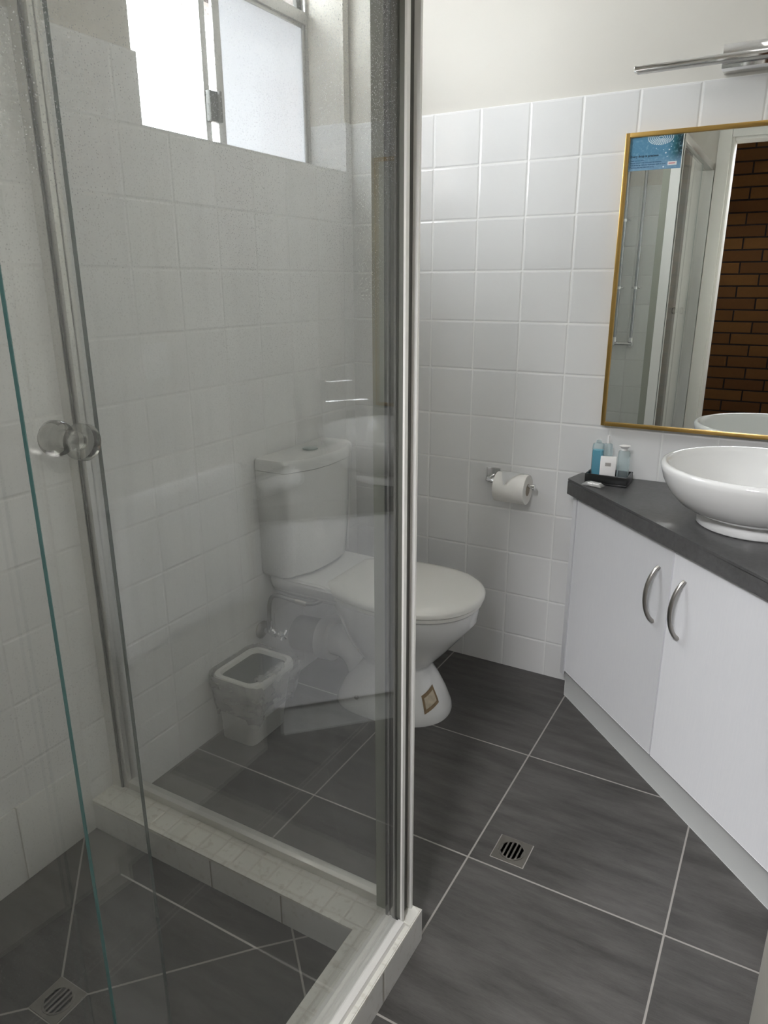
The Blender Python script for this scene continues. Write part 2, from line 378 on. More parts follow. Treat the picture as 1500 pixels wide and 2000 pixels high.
# wall_left with the window opening
WY0, WY1, WZ0, WZ1 = -.887, -.033, 1.632, 2.30
bm = B()
box(bm, -.15, 0, YF - .12, 0, -.05, WZ0); box(bm, -.15, 0, YF - .12, WY0, WZ0, ZT); box(bm, -.15, 0, WY1, 0, WZ0, ZT)
box(bm, -.15, -.006, YF - .12, WY0 - .008, ZT, ZC, mi=1); box(bm, -.15, -.006, WY1 + .002, 0, ZT, ZC, mi=1); box(bm, -.15, -.006, WY0 - .008, WY1 + .002, WZ1, ZC, mi=1)
struct(obj('wall_left', bm, ['tile_left', 'paint'], smooth=False))
# wall_right: deep part behind the vanity, then a nib standing forward
bm = B(); box(bm, 1.70, 1.82, -.80, 0, -.05, ZC, mi=0); box(bm, 1.478, 1.82, -1.325, -.80, -.05, ZC, mi=0); box(bm, 1.575, 1.82, YF - .12, -1.325, -.05, ZC, mi=0)
struct(obj('wall_right', bm, 'paint', smooth=False))
# wall_front with shower end and the doorway
DX0, DX1, DZ = .905, 1.535, 1.975
bm = B(); box(bm, 0, .857, YF - .12, YF, -.05, ZT, mi=0); box(bm, 0, .857, YF - .12, YF - .004, ZT, ZC, mi=1)
box(bm, .857, DX0, YF - .12, YF - .004, -.05, ZC, mi=1); box(bm, DX0, 1.575, YF - .12, YF - .004, DZ, ZC, mi=1)
box(bm, DX1, 1.575, YF - .12, YF - .004, -.05, DZ, mi=1)
struct(obj('wall_front', bm, ['tile_front', 'paint'], smooth=False))
bm = B()
box(bm, DX0 - .055, DX0 + .005, YF - .004, YF + .012, 0, DZ + .055, .003); box(bm, DX0 + .006, DX1 + .02, YF - .004, YF + .012, DZ - .005, DZ + .055, .003)
box(bm, DX0, DX0 + .018, YF - .125, YF - .005, 0, DZ, .002); box(bm, DX0 + .019, DX1, YF - .125, YF - .005, DZ - .018, DZ - .0005, .002)
struct(obj('trim_1', bm, 'trim'))
# open door leaf, edge on to the camera
d1 = struct(bpy.data.objects.new('door_1', None)); COL.objects.link(d1)
lr = Matrix.Translation((1.432, -1.339, 0)) @ Matrix.Rotation(math.radians(7.0), 4, 'Z')
bm = B(); boxm(bm, lr @ Matrix.Translation((.018, -.385, .988)), .036, .77, 1.964, .002); obj('door_leaf', bm, 'gloss', d1)
bm = B(); tube(bm, [(1.441, -1.40, 1.0), (1.40, -1.40, 1.0)], .011); lathe(bm, [(0, 0), (.022, .003), (.027, .014), (.020, .028), (0, .032)], (1.405, -1.40, 1.0), 24, rot=Matrix.Rotation(-PI / 2, 3, 'Y'))
obj('door_knob', bm, 'satin', d1)
# porch outside the doorway: dark brick wall, paving, soffit
bm = B(); box(bm, -1.2, 3.6, -3.75, -3.62, -.05, 2.6); struct(obj('wall_porch', bm, 'brick', smooth=False))
bm = B(); box(bm, -1.2, 3.6, -3.62, YF - .12, -.06, -.012); struct(obj('floor_porch', bm, 'ground', smooth=False))
bm = B(); box(bm, -1.2, 3.6, -3.62, YF - .12, 2.46, 2.52); box(bm, -1.3, -1.2, -3.62, YF - .12, -.05, 2.5); box(bm, 2.5, 2.6, -3.1, YF - .12, -.05, 2.5); box(bm, 2.5, 2.6, -3.62, -3.1, -.05, 1.9); box(bm, 1.821, 2.6, YF - .12, YF - .02, -.05, 2.5); box(bm, -1.3, -.151, YF - .12, YF - .02, -.05, 2.5); struct(obj('ceiling_porch', bm, 'soffit', smooth=False))  # unseen porch roof, with side and end walls added to block sky light
# outside the window
bm = B(); box(bm, -.95, -.15, -.46, .9, 2.33, 2.38); box(bm, -.42, -.40, -.40, .9, 2.12, 2.33); struct(obj('trim_2', bm, 'soffit', smooth=False))
bm = B(); box(bm, -1.15, -1.05, 1.02, 2.2, 0, 2.25); struct(obj('wall_outside', bm, 'warmwall', smooth=False))
bm = B(); box(bm, -6, -.15, -5, 4, -.35, -.3); struct(obj('floor_outside', bm, 'ground', smooth=False))

bm = B(); box(bm, .0002, .009, YF + .001, -1.2625, .0005, .194, .0015); struct(obj('baseboard_left', bm, 'tile_skirt'))
# window: frame, two sliding sashes, highlight above
w = struct(bpy.data.objects.new('window_1', None)); COL.objects.link(w)
XF = -.135
bm = B()
box(bm, XF - .03, XF, WY1 - .012, WY1, WZ0, WZ1); box(bm, XF - .03, XF, WY0, WY0 + .012, WZ0, WZ1)
box(bm, XF - .03, XF, WY0 + .012, WY1 - .012, WZ0, WZ0 + .012); box(bm, XF - .03, XF, WY0 + .012, WY1 - .012, WZ1 - .014, WZ1)
box(bm, XF - .03, XF + .004, WY0 + .012, WY1 - .012, 2.058, 2.092, .002)
obj('window_frame', bm, 'winalu', w)
bm = B()
y0, y1, z0, z1 = -.470, -.046, WZ0 + .012, 2.058
box(bm, XF - .014, XF - .004, y0, y0 + .028, z0, z1, .001); box(bm, XF - .014, XF - .004, y1 - .012, y1, z0, z1, .001)
box(bm, XF - .014, XF - .004, y0 + .028, y1 - .012, z0, z0 + .016, .001); box(bm, XF - .014, XF - .004, y0 + .028, y1 - .012, z1 - .010, z1, .001)
obj('window_sash', bm, 'winalu', w)
bm = B(); box(bm, XF - .011, XF - .008, y0 + .027, y1 - .011, z0 + .015, z1 - .009); obj('frosted_pane', bm, 'frost', w)
bm = B()
y2, y3 = -.875, -.487
box(bm, XF - .028, XF - .016, y3 - .022, y3, z0, z1, .001); box(bm, XF - .028, XF - .016, y2, y2 + .02, z0, z1, .001)
box(bm, XF - .028, XF - .016, y2 + .02, y3 - .022, z0, z0 + .016, .001); box(bm, XF - .028, XF - .016, y2 + .02, y3 - .022, z1 - .01, z1, .001)
obj('window_sash', bm, 'winalu', w)
bm = B(); box(bm, XF - .024, XF - .021, y2 + .019, y3 - .021, z0 + .015, z1 - .009); obj('clear_pane', bm, 'winclear', w)
bm = B(); box(bm, XF - .018, XF - .015, WY0 + .011, WY1 - .011, 2.091, WZ1 - .013); obj('highlight_pane', bm, 'winclear', w)
bm = B(); box(bm, XF - .016, XF + .002, -.507, -.468, 1.715, 1.792, .003); box(bm, XF + .002, XF + .012, -.480, -.470, 1.715, 1.792, .002); obj('window_latch', bm, 'seal', w)
bm = B(); box(bm, XF - .03, XF - .016, WY1 - .032, WY1 - .0121, 2.0921, WZ1 - .0141); obj('window_sash', bm, 'seal', w)

# ================================================================ SHOWER
HZ = .08
hob = thing('shower_hob', 'raised white tiled shower hob with grimy top under the glass screen', 'shower hob')
bm = B()
poly = [(0, -1.152), (.857, -1.152), (.857, YF), (.762, YF), (.762, -1.262), (0, -1.262)]
prism(bm, poly, 0, HZ - .007); obj('hob_face', bm, 'tile_hobface', hob, smooth=False)
bm = B(); prism(bm, poly, HZ - .0068, HZ); bmesh.ops.bevel(bm, geom=[e for e in bm.edges if all(v.co.z > HZ - .001 for v in e.verts)], offset=.002, segments=2, affect='EDGES')
obj('hob_top', bm, 'tile_hob', hob)

sc = thing('shower_screen', 'semi-frameless glass shower screen with white corner post on the tiled hob', 'shower screen')
GA, GB, SY = .826, .803, -1.172            # front glass, door glass, side panel planes
ZH = 1.83
def profile(name, polys, z0, z1, m, par=sc, axis='z'):
    bm = B()
    for p in polys: prism(bm, p, z0, z1, axis)
    return obj(name, bm, m, par, smooth=False)
R = lambda a, b, c, d: [(a, c), (b, c), (b, d), (a, d)]
post = profile('corner_post', [R(.800, .826, -1.200, -1.1642), R(.8262, .8350, -1.204, -1.198)], HZ, ZH + .03, 'alupost')
profile('post_back_plate', [R(.800, .838, -1.1640, -1.158)], HZ, ZH + .03, 'aluwhite', post)
profile('post_fin', [R(.8352, .8390, -1.206, -1.196)], HZ, ZH + .03, 'aluwhite', post)
profile('post_groove', [R(.8262, .8280, -1.1978, -1.1642), R(.8125, .8262, -1.2045, -1.2002)], HZ, ZH, 'alugroove', post)
profile('rubber_seal', [R(.8045, .8120, -1.2100, -1.2002)], HZ, ZH, 'seal', post)
profile('side_channel', [R(.772, .7995, -1.190, -1.158)], HZ, ZH + .03, 'aluolive')
profile('wall_channel', [R(.0005, .028, -1.192, -1.154), R(.0282, .048, -1.186, -1.160)], HZ, ZH + .03, 'alu')
bm = B(); box(bm, .0285, .0335, -1.1905, -1.1865, HZ, ZH); obj('rubber_seal', bm, 'seal', sc)
bm = B(); box(bm, .0485, .7715, -1.186, -1.160, HZ, .100, .002); obj('side_bottom_rail', bm, 'alu', sc)
bm = B(); box(bm, .0485, .7715, -1.188, -1.158, ZH, ZH + .03, .002); obj('side_top_rail', bm, 'alu', sc)
bm = B(); prism(bm, [(.800, HZ), (.800, .091), (.817, .092), (.819, .087), (.8305, .087), (.8325, .091), (.844, .090), (.846, HZ)], -2.118, -1.207, 'y')
obj('front_bottom_rail', bm, 'aluwhite', sc, smooth=False)
bm = B(); box(bm, .806, .840, -2.118, -1.207, ZH - .005, ZH + .028, .002); obj('front_top_rail', bm, 'alu', sc)
bm = B(); box(bm, .0490, .7710, SY - .003, SY + .003, .101, ZH - .001); obj('side_glass', bm, 'glassside', sc, smooth=False)
bm = B(); box(bm, GA - .003, GA + .003, -1.838, -1.2105, .0875, ZH - .006); fg = obj('front_glass', bm, 'glassfront', sc, smooth=False)
bm = B(); box(bm, GA - .0022, GA + .0022, -1.8390, -1.8382, .0875, ZH - .006); obj('glass_edge', bm, 'glassedge', fg, smooth=False)
bm = B(); box(bm, GB - .003, GB + .003, -2.095, -1.7505, .093, ZH - .006); dg = obj('door_glass', bm, 'glassdoor', sc, smooth=False)
bm = B(); box(bm, GB - .0025, GB + .0025, -1.7500, -1.7495, .093, ZH - .006); obj('glass_edge', bm, 'glassedgedark', dg, smooth=False)
profile('jamb_channel', [R(.790, .848, -2.1185, -2.096)], HZ + .06, ZH - .006, 'alu')
bm = B()
for s, x in ((1, GB + .0032), (-1, GB - .0032)):
    rot = Matrix.Rotation(s * PI / 2, 3, 'Y')
    lathe(bm, [(0, 0), (.009, .0), (.009, .012), (.015, .0125), (.0165, .016), (.0165, .024), (.013, .028), (0, .029)] if s < 0 else [(0, 0), (.009, 0), (.009, .004), (.0165, .0045), (.0165, .014), (.012, .0165), (0, .017)], (x, -1.777, 1.157), 28, rot=rot)
obj('door_knob', bm, 'acrylic', dg)

# shower riser pipes on the end wall (seen in the mirror)
sp = thing('shower_pipes', 'pair of exposed upright chrome shower pipes with wall clips, reflected in mirror', 'shower pipes')
YP = YF + .03
for x, zs in ((.437, (1.263, 1.607)), (.525, (1.263,))):
    bm = B(); tube(bm, [(x, YP, 1.0), (x, YP, 2.0)], .0085); obj('pipe', bm, 'pipechrome', sp)
    for z in zs:
        bm = B(); tube(bm, [(x - .022, YP + .0, z), (x + .022, YP, z)], .0035, 8); tube(bm, [(x, YP, z - .007), (x, YP, z + .007)], .0115, 16); tube(bm, [(x + .02, YP, z), (x + .02, YF, z)], .006, 10); obj('wall_clip', bm, 'chrome', sp)
bm = B(); tube(bm, [(.30, YP, .965), (.530, YP, .965)], .010)
for x in (.437, .525): tube(bm, [(x, YP, .975), (x, YP, 1.0)], .014); tube(bm, [(x, YP, .965), (x, YF, .965)], .015)
tube(bm, [(.437, YP, .965), (.437, YP + .05, .965)], .012)
obj('mixer_bar', bm, 'chrome', sp)
bm = B(); tube(bm, [(.437, YP, 2.0), (.437, YP + .06, 2.06), (.437, YP + .18, 2.07)], .0085); lathe(bm, [(0, 0), (.05, 0), (.05, .012), (.01, .03)], (.437, YP + .2, 2.04), 32); obj('shower_rose', bm, 'chrome', sp)

# drains
def drain(label, cx, cy, s, name='floor_drain'):
    t = thing(name, label, 'floor drain'); h = s / 2
    bm = B(); r0 = s * .41
    n = 48; outer = []; inner = []
    for i in range(n):
        a = 2 * PI * i / n; c_, s_ = math.cos(a), math.sin(a); k = h / max(abs(c_), abs(s_))
        outer.append((cx + c_ * k, cy + s_ * k, .0022)); inner.append((cx + c_ * r0, cy + s_ * r0, .0022))
    lo = [(x, y, .0) for x, y, z in outer]; li = [(x, y, .0012) for x, y, z in inner]
    loft(bm, [lo, outer, inner, li], False, False); obj('square_plate', bm, 'steel', t, smooth=False)
    bm = B(); q = h + .0022
    loft(bm, [[(cx - q, cy - q, .0004), (cx + q, cy - q, .0004), (cx + q, cy + q, .0004), (cx - q, cy + q, .0004)], [(cx - h, cy - h, .0006), (cx + h, cy - h, .0006), (cx + h, cy + h, .0006), (cx - h, cy + h, .0006)]], False, False); obj('grout_border', bm, 'grout', t, smooth=False)
    bm = B(); lathe(bm, [(r0 * .99, .0), (r0 * .99, .0014), (r0 * .99, .0030), (r0 * .90, .0034), (r0 * .86, .0030), (r0 * .86, .0014)], (cx, cy, 0), 48)
    lathe(bm, [(0, .0012), (r0 * .86, .0012)], (cx, cy, 0), 48)
    w_ = r0 * 1.72 / 10.5
    for i in range(5):                                        # bars between slots
        x = cx + (i - 2.5) * 2 * w_ + w_
        L = math.sqrt(max(0, (r0 * .86) ** 2 - (x - cx) ** 2))
        pass
    for i in range(6):
        x = cx + (i - 2.5) * 2 * w_
        L = math.sqrt(max(0.0, (r0 * .87) ** 2 - (abs(x - cx)) ** 2)); box(bm, x - w_ * .40, x + w_ * .40, cy - L, cy + L, .0013, .0031, .0003, 1)
    obj('round_grate', bm, 'steel', t)
    bm = B(); lathe(bm, [(0, .00125), (r0 * .85, .00125), (r0 * .85, .0014), (0, .0014)], (cx, cy, 0), 40); obj('drain_hole', bm, 'dark', t)
    return t
drain('square metal floor drain with round slotted grate in open bathroom floor', .9355, -.829, .078)
drain('wet square drain in the shower floor behind water-marked glass', .320, -1.610, .072)

# ================================================================ TOILET
tl = thing('toilet', 'white ceramic close-coupled toilet with closed lid against the window wall', 'toilet')
CY = -.390
def sring(cx, ab, af, b, z, n=56, nb=2.4, nf=2.2, cy=CY, xmin=None):
    out = []
    for i in range(n):
        a = 2 * PI * i / n; c, s = math.cos(a), math.sin(a)
        e = nf if c > 0 else nb; A = af if c > 0 else ab
        x = cx + A * math.copysign(abs(c) ** (2 / e), c); y = cy + b * math.copysign(abs(s) ** (2 / e), s)
        if xmin is not None: x = max(x, xmin)
        out.append((x, y, z))
    return out
FOOT = [(.38, .188, .185, .133, 0, 3), (.38, .188, .187, .136, .012, 3), (.38, .182, .183, .133, .03, 3), (.38, .16, .165, .116, .075, 3), (.385, .135, .135, .098, .12, 2.8), (.39, .115, .108, .086, .152, 2.4)]
bm = B()
loft(bm, [sring(c0, a0_, f0, b0_, z0_, nb=e0) for c0, a0_, f0, b0_, z0_, e0 in FOOT] +
     [sring(.39, .118, .110, .088, .165), sring(.39, .135, .135, .103, .188), sring(.39, .165, .175, .128, .235), sring(.40, .19, .205, .150, .285), sring(.41, .215, .230, .168, .33), sring(.42, .235, .222, .178, .362), sring(.42, .238, .224, .180, .376), sring(.42, .232, .217, .172, .380)])
obj('pan', bm, 'ceramic', tl, 60)
bm = B()
def dring(z, yh, x0, x1):
    return [(x0, CY - yh, z), (x0 + .02, CY - yh - .006, z), (x1, CY - yh - .004, z), (x1 + .02, CY, z), (x1, CY + yh + .004, z), (x0 + .02, CY + yh + .006, z), (x0, CY + yh, z)]
loft(bm, [dring(.335, .09, .012, .30), dring(.372, .138, .008, .27), dring(.410, .150, .006, .25), dring(.4195, .144, .009, .205)])
bmesh.ops.bevel(bm, geom=bm.edges[:], offset=.006, segments=3, affect='EDGES')
obj('rear_deck', bm, 'ceramic', tl, 50)
bm = B(); tube(bm, [(.125, CY, .165)] + bez((.16, CY, .165), (.24, CY, .175), (.275, CY, .13), (.285, CY, .02), 12), [.052] + [.054 + .012 * i / 12 for i in range(13)], 32)
obj('outlet_bend', bm, 'ceramic', tl, 50)
bm = B(); tube(bm, [(0.001, CY, .150), (.118, CY, .160)], .060, 36); obj('waste_pipe', bm, 'pvc', tl)
bm = B(); tube(bm, [(.104, CY, .160), (.108, CY, .160), (.110, CY, .160), (.150, CY, .163), (.152, CY, .163)], [.064, .072, .073, .073, .064], 36); obj('pipe_collar', bm, 'pvcwhite', tl)
def egg(z, g=0): return sring(.44, .31 - g, .217 - g, .190 - g, z, 96, 2.1, 2.2, xmin=.192 + g)
bm = B(); loft(bm, [egg(.3815, .014), egg(.384, .006), egg(.394, .005), egg(.3965, .010)]); obj('seat', bm, 'seatplastic', tl, 60)
bm = B(); loft(bm, [egg(.398, .006), egg(.3995, 0), egg(.409, -.0005), egg(.416, .004), egg(.421, .014), egg(.4238, .035), egg(.425, .07)]); obj('lid', bm, 'seatplastic', tl, 50)
# cistern
CC = CY + .004
def cring(z, hw, xe, xc, r=.030, n=20):
    pts = [(0.002, CC - hw, z)]
    bow = lambda y: xe + (xc - xe) * (1 - ((y - CC) / hw) ** 2)
    for i in range(9):
        a = i / 8 * PI / 2; pts.append((xe - r + r * math.sin(a), CC - hw + r - r * math.cos(a), z))
    for i in range(1, n):
        y = CC - hw + r + (2 * hw - 2 * r) * i / n; pts.append((bow(y) - (bow(CC - hw + r) - xe) * max(0, 1 - min(i, n - i) / 4), y, z))
    for i in range(9):
        a = (8 - i) / 8 * PI / 2; pts.append((xe - r + r * math.sin(a), CC + hw - r + r * math.cos(a), z))
    return pts + [(0.002, CC + hw, z)]
bm = B(); loft(bm, [cring(.4215, .164, .096, .128), cring(.436, .175, .108, .142), cring(.55, .180, .114, .150), cring(.762, .186, .120, .158)])
cis = obj('cistern', bm, 'ceramic', tl, 50)
bm = B(); loft(bm, [cring(.763, .184, .118, .156), cring(.764, .1875, .122, .160), cring(.788, .1875, .122, .160), cring(.797, .182, .116, .154), cring(.7985, .175, .109, .147)])
obj('cistern_lid', bm, 'ceramic', cis, 40)
bm = B(); lathe(bm, [(.0, .799), (.024, .799), (.024, .8025), (.022, .804), (0, .8045)], (.072, CC, 0), 40); obj('flush_button', bm, 'button', cis)
bm = B()
def footpt(u, z):
    for p, q in zip(FOOT, FOOT[1:]):
        if p[4] <= z <= q[4]:
            k = (z - p[4]) / (q[4] - p[4]); c0, a0_, f0, b0_ = [p[i] + (q[i] - p[i]) * k for i in range(4)]; break
    c, s = math.cos(u), math.sin(u); return Vector((c0 + (f0 + .0015) * math.copysign(abs(c) ** .909, c), CY + (b0_ + .0015) * math.copysign(abs(s) ** .909, s), z))
lab = [[footpt(-.66 + .44 * i / 8, .040 + .052 * j / 5 + .022 * i / 8) for i in range(9)] for j in range(6)]
vv = [[bm.verts.new(p) for p in r] for r in lab]
for j in range(5):
    for i in range(8):
        f = bm.faces.new((vv[j][i], vv[j][i + 1], vv[j + 1][i + 1], vv[j + 1][i])); f.material_index = 1 if j in (0, 4) or i in (0, 7) else 0
st_ = obj('sticker', bm, ['rust', 'rustedge'], tl); st_['label'] = 'stained rectangular sticker remnant'
tl_cap = B(); lathe(tl_cap, [(.007, 0), (.007, .004), (.004, .007), (0, .008)], (.31, CY - .126, .058), 16, rot=Matrix.Rotation(PI / 2, 3, 'X')); obj('fixing_hole', tl_cap, 'greyink', tl)

# stop valve with hose
v = thing('stop_valve', 'chrome water stop valve with cross handle and hose on wall behind bin', 'valve')
VY, VZ = -.583, .246
bm = B(); lathe(bm, [(.029, .0005), (.029, .004), (.02, .010), (.012, .012), (.0, .012)], (0, VY, VZ), 32, rot=Matrix.Rotation(PI / 2, 3, 'Y')); obj('escutcheon', bm, 'satin', v)
bm = B(); tube(bm, [(.010, VY, VZ), (.07, VY, VZ)], [.009, .009], 16); tube(bm, [(.034, VY, VZ), (.034, VY, VZ + .04)], .0095, 16); tube(bm, [(.045, VY, VZ), (.058, VY, VZ)], .013, 8); tube(bm, [(.07, VY, VZ), (.085, VY, VZ)], .006, 12); obj('valve_body', bm, 'chrome', v)
bm = B()
for a in (.7, .7 + PI / 2): tube(bm, [(.087, VY - .018 * math.cos(a), VZ - .018 * math.sin(a)), (.087, VY, VZ), (.087, VY + .018 * math.cos(a), VZ + .018 * math.sin(a))], [.0045, .0035, .0045], 10)
obj('cross_handle', bm, 'chrome', v)
bm = B(); tube(bm, bez((.034, VY, VZ + .038), (.034, VY, VZ + .15), (.05, -.575, .375), (.12, -.555, .358), 20) + bez((.12, -.555, .358), (.16, -.545, .348), (.19, -.53, .352), (.20, -.51, .375), 8)[1:], .0068, 12); obj('hose', bm, 'hose', v)
bm = B(); tube(bm, [(.118, -.5555, .358), (.150, -.545, .352)], .0095, 12); obj('hose_nut', bm, 'satin', v)

# bin
bn = thing('waste_bin', 'small square white plastic bin with clear liner under the window wall', 'waste bin')
def rsq(cx, cy, hx, hy, z, r=.03, n=6, rot=0.0):
    pts = []
    for k, (sx, sy) in enumerate(((1, 1), (-1, 1), (-1, -1), (1, -1))):
        for i in range(n + 1):
            a = k * PI / 2 + i / n * PI / 2
            pts.append((sx * (hx - r) + r * math.cos(a), sy * (hy - r) + r * math.sin(a)))
    cr, sr = math.cos(rot), math.sin(rot)
    return [(cx + x * cr - y * sr, cy + x * sr + y * cr, z) for x, y in pts]
bcx, bcy = .094, -.742
bm = B(); loft(bm, [rsq(bcx - .012, bcy, .056, .072, .0005, .02), rsq(bcx - .012, bcy, .062, .079, .006, .026), rsq(bcx + .004, bcy, .074, .094, .190, .03), rsq(bcx + .004, bcy, .082, .102, .196, .034), rsq(bcx + .004, bcy, .083, .103, .214, .034), rsq(bcx + .004, bcy, .080, .100, .221, .034), rsq(bcx + .004, bcy, .067, .087, .222, .026), rsq(bcx + .004, bcy, .063, .083, .214, .024), rsq(bcx, bcy, .050, .067, .02, .02)])
obj('bin_body', bm, 'binplastic', bn, 50)
bm = B(); loft(bm, [rsq(bcx + .004, bcy, .0625, .0825, .2095, .024), rsq(bcx + .004, bcy, .0625, .0825, .2115, .024)]); obj('bin_shade_sheet', bm, 'binshade', bn)  # dark sheet across the opening stands in for the shaded inside
bm = B(); rings = []
N = 96
for j in range(19):
    f = j / 18; z = .226 - .128 * f
    hx = .0835 + (.0 if f < .12 else -.012 * (f - .12)); hy = hx + .020
    base = rsq(bcx + .004, bcy, hx + .003, hy + .003, z, .034, 23)
    ring = []
    for i, p in enumerate(base):
        q = Vector(p); dirv = Vector((q.x - bcx, q.y - bcy, 0)).normalized()
        a = i / len(base) * 2 * PI
        w_ = noise.noise(Vector((math.cos(a) * 3.4, math.sin(a) * 3.4, f * 2.2))) * .5 + .5
        hem = .022 * math.sin(a * 3 + 1) * f * f
        corner = math.exp(-((a - 6.1) % (2 * PI) - 0) ** 2 * 6) + math.exp(-((a - 5.9) ** 2) * 8)
        crum = noise.noise(Vector((math.cos(a) * 14, math.sin(a) * 14, f * 6)))
        ring.append(q + dirv * (.004 + .007 * w_ + .020 * corner * (1 - abs(f - .3)) * (.5 + w_) + .003 * crum) + Vector((0, 0, hem + .006 * crum * (1 if 0 < j else .4))))
    ring = [Vector((max(.004, q.x), q.y, q.z)) for q in ring]
    rings.append(ring)
loft(bm, rings, False, False); obj('bin_liner', bm, 'film', bn, 180)
bm = B(); rings = []
path = [(.168, -.700, .224), (.176, -.735, .231), (.174, -.775, .228), (.164, -.812, .226)]
tube(bm, bez(*path, 14), [.007 + .004 * abs(math.sin(i * 1.7)) for i in range(15)], 8)
for vt in bm.verts: vt.co += Vector((noise.noise(vt.co * 90), noise.noise(vt.co * 90 + Vector((5, 0, 0))), noise.noise(vt.co * 90 + Vector((0, 5, 0))))) * .008
obj('liner_knot', bm, 'film', bn, 180)

# ================================================================ TOILET ROLL
h = thing('toilet_roll_holder', 'chrome toilet roll holder with square plate on the tiled back wall', 'toilet roll holder')
bm = B(); box(bm, .510, .560, -.010, -.0003, .664, .713, .0015); ho = obj('square_plate', bm, 'chrome', h)
bm = B(); tube(bm, [(.535, -.010, .686), (.535, -.05, .686)], .008, 16); tube(bm, [(.535, -.050, .686), (.538, -.060, .684), (.55, -.064, .683), (.692, -.064, .680)], .0062, 16); tube(bm, [(.690, -.064, .680), (.697, -.064, .680)], .0095, 16); obj('roll_arm', bm, 'chrome', h)
rl = thing('toilet_roll', 'white toilet roll with tip folded into a point on wall holder', 'toilet roll')
rc = Vector((0, -.0645, .6685)); ro, ri = .0475, .0195
bm = B(); rot = Matrix.Rotation(PI / 2, 3, 'Y')
lathe(bm, [(ri, 0), (ro - .001, 0), (ro, .001), (ro, .101), (ro - .001, .102), (ri, .102)], (.572, rc.y, rc.z), 56, rot=rot)
obj('paper_roll', bm, 'paper', rl)
bm = B(); lathe(bm, [(ri, -.0003), (ri - .001, -.0003), (ri - .001, .1023), (ri, .1023)], (.572, rc.y, rc.z), 40, rot=rot); obj('cardboard_core', bm, 'core', rl)
bm = B()   # folded tip lying over the front of the roll
rows = []
for j in range(9):
    f = j / 8; ang = -.55 + f * 1.75
    x0 = .574 + .036 * f; x1 = .673 - .0625 * f; r_ = ro + .0022 + .0022 * f
    x1 = max(x1, x0 + .0015)
    y = rc.y - math.sin(ang) * r_; z = rc.z + math.cos(ang) * r_
    rows.append([(x0 + (x1 - x0) * i / 8, y, z) for i in range(9)])
loft(bm, rows, False, False, closed=False)
bmesh.ops.solidify(bm, geom=bm.faces[:], thickness=.0012); obj('folded_tip', bm, 'fold', rl)

# ================================================================ VANITY
va = thing('vanity_cabinet', 'white corner vanity cabinet with two doors set diagonally across the corner', 'cabinet')
CT, CB = .730, .686
HS = math.sqrt(.5); dr = Vector((HS, -HS, 0)); nr = Vector((-HS, -HS, 0))
def diag(bm, s, x0, x1, z0, z1, th, bev=.0012):          # slab whose outer face lies on x+y = s, from x0 to x1
    a = Vector((x0, s - x0, 0)); b = Vector((x1, s - x1, 0)); L = (b - a).length
    mat = Matrix.Translation((a + b) / 2 + Vector((0, 0, (z0 + z1) / 2)) - nr * th / 2) @ Matrix(((dr.x, nr.x, 0, 0), (dr.y, nr.y, 0, 0), (0, 0, 1, 0), (0, 0, 0, 1)))
    return boxm(bm, mat, L, th, z1 - z0, bev)
bm = B(); prism(bm, [(.829, -.001), (.829, -.100), (.843, -.115), (.846, -.112), (.846, -.001)], .085, CB - .0005); obj('side_panel', bm, 'foil', va, smooth=False)
bm = B(); prism(bm, [(.8465, -.001), (.8465, -.050), (1.48, -.6835), (1.48, -.795), (1.695, -.795), (1.695, -.001)], .104, .66); obj('carcass', bm, 'foil', va, smooth=False)
bm = B(); diag(bm, .757, .846, 1.477, .0, .100, .016, .001); box(bm, .847, .862, -.086, -.001, 0, .1035); obj('kickboard', bm, 'kick', va)
def arc_handle(bm, base, z0, z1, bow=.032):
    n = 22; rings = []
    for i in range(n + 1):
        t_ = -1 + 2 * i / n; o_ = bow * (1 - t_ * t_) ** .75 if abs(t_) < 1 else 0
        z = (z0 + z1) / 2 + (z1 - z0) / 2 * t_
        wdt = .0065 - .0015 * abs(t_); th = .0045 + .0015 * abs(t_)
        c = base + nr * (o_ + .001); c.z = z
        tz = Vector((0, 0, 1)); dd = dr
        tang = (tz * (z1 - z0) / 2 + nr * (-1.5 * bow * t_ * max(1e-3, (1 - t_ * t_)) ** -.25 if abs(t_) < 1 else -2 * bow * t_)).normalized(); nn = tang.cross(dd).normalized()
        rings.append([c + dd * wdt * math.cos(a) + nn * th * math.sin(a) for a in [2 * PI * k / 12 for k in range(12)]])
    loft(bm, rings)
DS = .726
for lab_, x0, x1, hx in (('left', .8495, 1.1672, 1.133), ('right', 1.1708, 1.478, 1.203)):
    bm = B(); diag(bm, DS, x0, x1, .108, CB - .002, .016, .0012); dr_o = obj('door', bm, 'foil', va)
    bm = B(); b0 = Vector((hx, DS - hx, 0)); arc_handle(bm, b0, .470, .620)
    hd = obj('handle', bm, 'satin', dr_o)
wt = B()
poly = [(.818, -.0006), (.808, -.101), (.811, -.108), (1.47, .705 - 1.47), (1.4775, -.774), (1.4785, -.798), (1.699, -.798), (1.699, -.0006)]
poly = [(.818, -.0006), (.812, -.092), (.809, -.104), (1.4785, -.7735), (1.4785, -.798), (1.6995, -.798), (1.6995, -.0006)]
prism(wt, poly, CB, CT)
bmesh.ops.bevel(wt, geom=[e for e in wt.edges if (all(v_.co.z > CT - .001 for v_ in e.verts) and not all(v_.co.y > -.001 for v_ in e.verts))], offset=.006, segments=4, affect='EDGES')
tag(obj('worktop', wt, 'laminate'), 'dark grey laminate worktop with cut corner on top of the white vanity', 'worktop')

